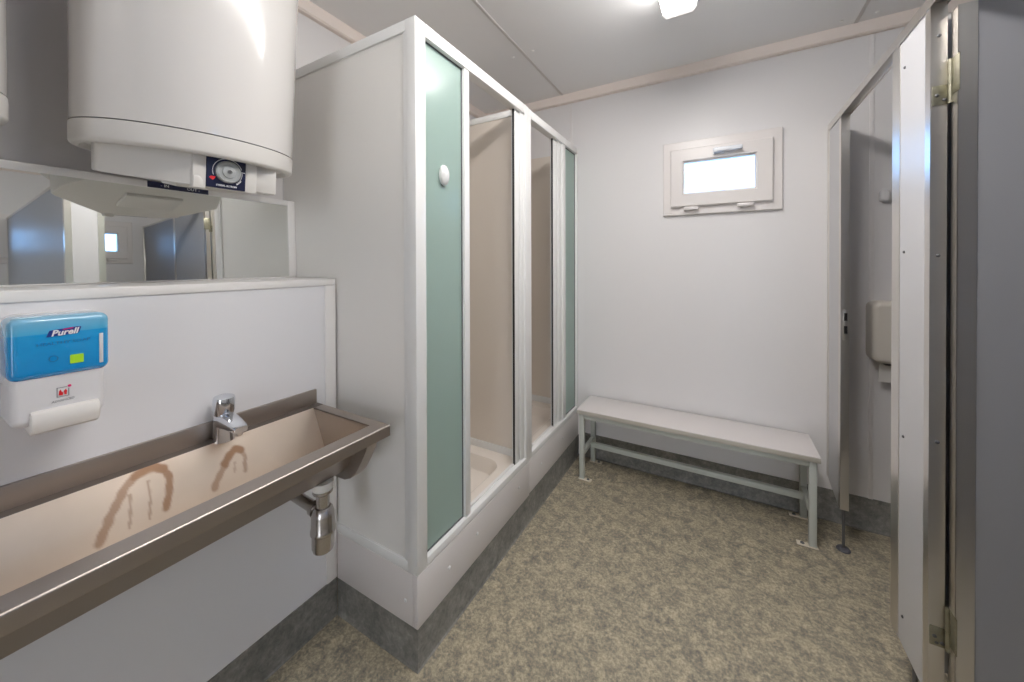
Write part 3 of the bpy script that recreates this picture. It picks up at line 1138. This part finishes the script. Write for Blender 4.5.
# front panel of the near cubicle's other side
root = thing('cubicle_front_panel', 'wide white cubicle front panel seen in the mirror beside the window reflection', 'cubicle panel', (XC, .71, 0), FP)
part('panel', MB().box(XC, XC + TH,   .627, .801, ZB, ZH), PANEL, root)
part('edge_profile', edge_cap(MB(), .627, 1), ALU, root, 'aluminium edge')
part('edge_profile', edge_cap(MB(), .801, -1), ALU, root, 'aluminium edge')
screws(root, [(XC, .642, z) for z in (1.975, 1.36)])
foot(root, XC + TH / 2, .70)

# rail along the top of all fronts
single('cubicle_top_rail', MB().prism([(XC - .004, ZH - .008), (XC - .002, ZH - .008), (XC - .002, ZH + .001), (XC + TH + .002, ZH + .001),
                                      (XC + TH + .002, ZH - .008), (XC + TH + .004, ZH - .008), (XC + TH + .004, ZH + .024), (XC - .004, ZH + .024)], 'y', .62, YB - .001),
       ALU, 'aluminium rail running along the top of the cubicle fronts to the back wall', 'rail', (XC, YB, ZH))

# partitions between and beside the cubicles
PG = 'side partitions of the toilet cubicles'
for (yy, lab) in ((1.53, 'grey cubicle partition behind the open door, seen between panel and door edge'),
                  (.629, 'grey cubicle partition at the left end of the mirror reflection, lit blue by a window')):
    root = thing('cubicle_partition', lab, 'cubicle panel', (1.48, yy + .015, 0), PG)
    part('panel', MB().box(XC + TH + .0025, XR - .03, yy, yy + .028, ZB, ZH), PANELG, root)
    part('top_profile', MB().box(XC + TH + .005, XR - .03, yy - .002, yy + .030, ZH, ZH + .02, .001), ALU, root)
    part('wall_profile', MB().box(XR - .03, XR - .001, yy - .003, yy + .031, ZB, ZH + .02, .001), ALU, root)
    foot(root, 1.6, yy + .014)


def cubicle_door(label, loc, rot, width, zlo=ZB + .02, zhi=ZH - .035):
    """Local frame: hinge edge at x=0, leaf along +x, thickness from y=0 back to y=TH; outer face at y=0."""
    root = thing('cubicle_door', label, 'door', (0, 0, 0))
    t = .0018
    fw = .034
    part('panel', MB().box(.002, width - .002, 0, TH, zlo, zhi), PANELG, root, 'grey laminate leaf')
    for x0, x1, w0, w1 in ((0, fw, 0, .002), (width - fw, width, width - .002, width)):
        m = MB().box(x0, x1, -t, 0, zlo, zhi).box(x0, x1, TH, TH + t, zlo, zhi).box(w0, w1, -t, TH + t, zlo, zhi)
        part('edge_profile', m, ALU, root, 'aluminium edge')
    hs = MB().box(width - .11, width - .05, -.010, -t, .95, 1.09, .003)
    hd = part('lock_plate', hs, ALU, root)
    part('handle', MB().cyl((width - .08, -.012, 1.04), (width - .08, -.05, 1.04), .009).box(width - .18, width - .07, -.060, -.046, 1.03, 1.05, .005), ALU, hd)
    root.location = loc
    root.rotation_euler.z = rot
    return root


d1 = cubicle_door('grey cubicle door standing open at the right edge of the picture', (XC + TH + .007, 1.381, 0), math.radians(-1.0), .61)


def hinge(y, z, label, flip=1):
    """Zinc-plated flag hinge: one leaf on the panel edge, one on the door edge, barrel between."""
    root = thing('hinge', label, 'hinge', (XC + TH, y, z), 'zinc-plated hinges of the open cubicle door')
    bxx, byy = XC + TH + .0055, y - .0085
    part('panel_leaf', MB().box(XC + .001, XC + TH + .002, y - .0042, y - .0020, z - .030, z + .022, .0006), BRASS, root)
    part('door_leaf', MB().box(bxx + .0005, bxx + .0022, byy - .038, byy, z - .010, z + .085, .0006), BRASS, root)
    part('barrel', MB().cyl((bxx, byy, z - .030), (bxx, byy, z + .020), .0058, None, 18), BRASS, root)
    part('barrel', MB().cyl((bxx, byy, z + .021), (bxx, byy, z + .085), .0058, None, 18), BRASS, root)
    screws(root, [(XC + .010, y - .0042, z - .004), (XC + .024, y - .0042, z - .018)], 'y', -1)
    return root


hinge(1.416, 1.800, 'upper zinc-plated hinge between the white panel and the open grey door')
hinge(1.416, .351, 'lower zinc-plated hinge between the white panel and the open grey door')

# ------------------------------------------------------------------ things inside the far cubicle
root = thing('paper_dispenser', 'cream paper dispenser on the back wall inside the far toilet cubicle', 'paper dispenser', (.79, YB, .86))
ds = pillow(MB(), .640, .910, .870, 1.165, YB, YB - .105, .03, .022, axis='y')
part('cover', ds, BOXG, root)
part('outlet', MB().box(.69, .86, YB - .078, YB - .03, .858, .872, .003), DARKF, root)
root2 = single('paper_towel', MB().prism([(YB - .062, .8583), (YB - .054, .8583), (YB - .046, .82), (YB - .040, .775), (YB - .043, .770), (YB - .052, .815)], 'x', .675, .85),
               PAPER, 'white paper sheet hanging out of the cream dispenser in the cubicle', 'paper', (.79, YB - .06, .735))
single('wall_hook', pillow(MB(), .686, .724, 1.650, 1.714, YB, YB - .03, .017, .012, axis='y'), DISPW,
       'small white rounded knob on the cubicle back wall above the paper dispenser', 'hook', (.716, YB, 1.685))

# ------------------------------------------------------------------ ceiling lamp
LX0, LX1, LY0, LY1 = -.234, -.083, .30, 1.80
root = thing('ceiling_lamp', 'long bright ceiling lamp with prismatic cover at the top of the picture', 'lamp', ((LX0 + LX1) / 2, (LY0 + LY1) / 2, 2.48))
part('base_tray', MB().box(LX0 - .004, LX1 + .004, LY0, LY1 + .002, ZC - .022, ZC, .004), WHITE, root)
df, sd = MB(), MB()
for mbx, prof in ((sd, ((.0, ZC - .022), (.003, 2.500), (.008, 2.478))), (df, ((.008, 2.478), (.014, 2.466), (.024, 2.460)))):
    loops = [[mbx.bm.verts.new((p[0], p[1], z)) for p in rrect(LX0 + ins, LX1 - ins, LY0 + ins, LY1 - ins, .02 - ins * .3, 4)] for ins, z in prof]
    for A, B in zip(loops, loops[1:]):
        for i in range(len(A)):
            j = (i + 1) % len(A)
            mbx.bm.faces.new((A[i], A[j], B[j], B[i]))
    if mbx is df:
        df.bm.faces.new(loops[-1])
dd = part('diffuser', df, LAMPM, root)
part('diffuser_side', sd, LAMPS, dd)
for ye, sg in ((LY1, 1), (LY0, -1)):
    ecp = MB().prism([(LX0 + .001, 2.530), (LX0 + .006, 2.478), (LX0 + .022, 2.4595), (LX1 - .022, 2.4595), (LX1 - .006, 2.478), (LX1 - .001, 2.530)], 'y', ye - sg * .03, ye + sg * .004, .004)
    part('end_cap', ecp, LAMPE, dd)
for yy in (.55, 1.55):
    for xx in (LX0 - .006, LX1 + .006):
        part('clip', MB().box(xx - .004, xx + .004, yy - .012, yy + .012, ZC - .032, ZC - .006, .0015), ALU, root)

# ------------------------------------------------------------------ daylight
w = bpy.data.worlds.new('sky')
SC.world = w
w.use_nodes = True
bg = w.node_tree.nodes['Background']
bg.inputs['Color'].default_value = (.84, .90, 1.0, 1)
bg.inputs['Strength'].default_value = 2.9

# ------------------------------------------------------------------ camera
f_px, hy, yaw, pitch, roll = 366.4471, 266.6469, 29.5727, .3846, -.1589
t, a, r = (math.radians(q) for q in (yaw, pitch, roll))
R = Vector((math.cos(t), math.sin(t), 0))
D = Vector((-math.sin(t), math.cos(t), 0))
Z = Vector((0, 0, 1))
F = D * math.cos(a) - Z * math.sin(a)
U = Z * math.cos(a) + D * math.sin(a)
RR = R * math.cos(r) + U * math.sin(r)
UU = U * math.cos(r) - R * math.sin(r)
cam = bpy.data.cameras.new('camera')
cam.sensor_fit = 'HORIZONTAL'
cam.sensor_width = 36
cam.lens = f_px / 1024 * 36
cam.shift_y = (hy - 341) / 1024
cam.clip_start = .02
co = bpy.data.objects.new('camera', cam)
COL.objects.link(co)
M = Matrix((RR, UU, -F)).transposed().to_4x4()
M.translation = Vector((0, 0, H))
co.matrix_world = M
SC.camera = co

# ------------------------------------------------------------------ colour and light transport
vs = SC.view_settings
SC.display_settings.display_device = 'sRGB'
vs.view_transform = 'Standard'
vs.look = 'None'
vs.exposure = 1.20
vs.gamma = 1
vs.use_curve_mapping = False
SC.cycles.use_denoising = True
SC.cycles.max_bounces = 14
SC.cycles.diffuse_bounces = 8
SC.cycles.glossy_bounces = 6
SC.cycles.transmission_bounces = 8
SC.cycles.sample_clamp_indirect = 6
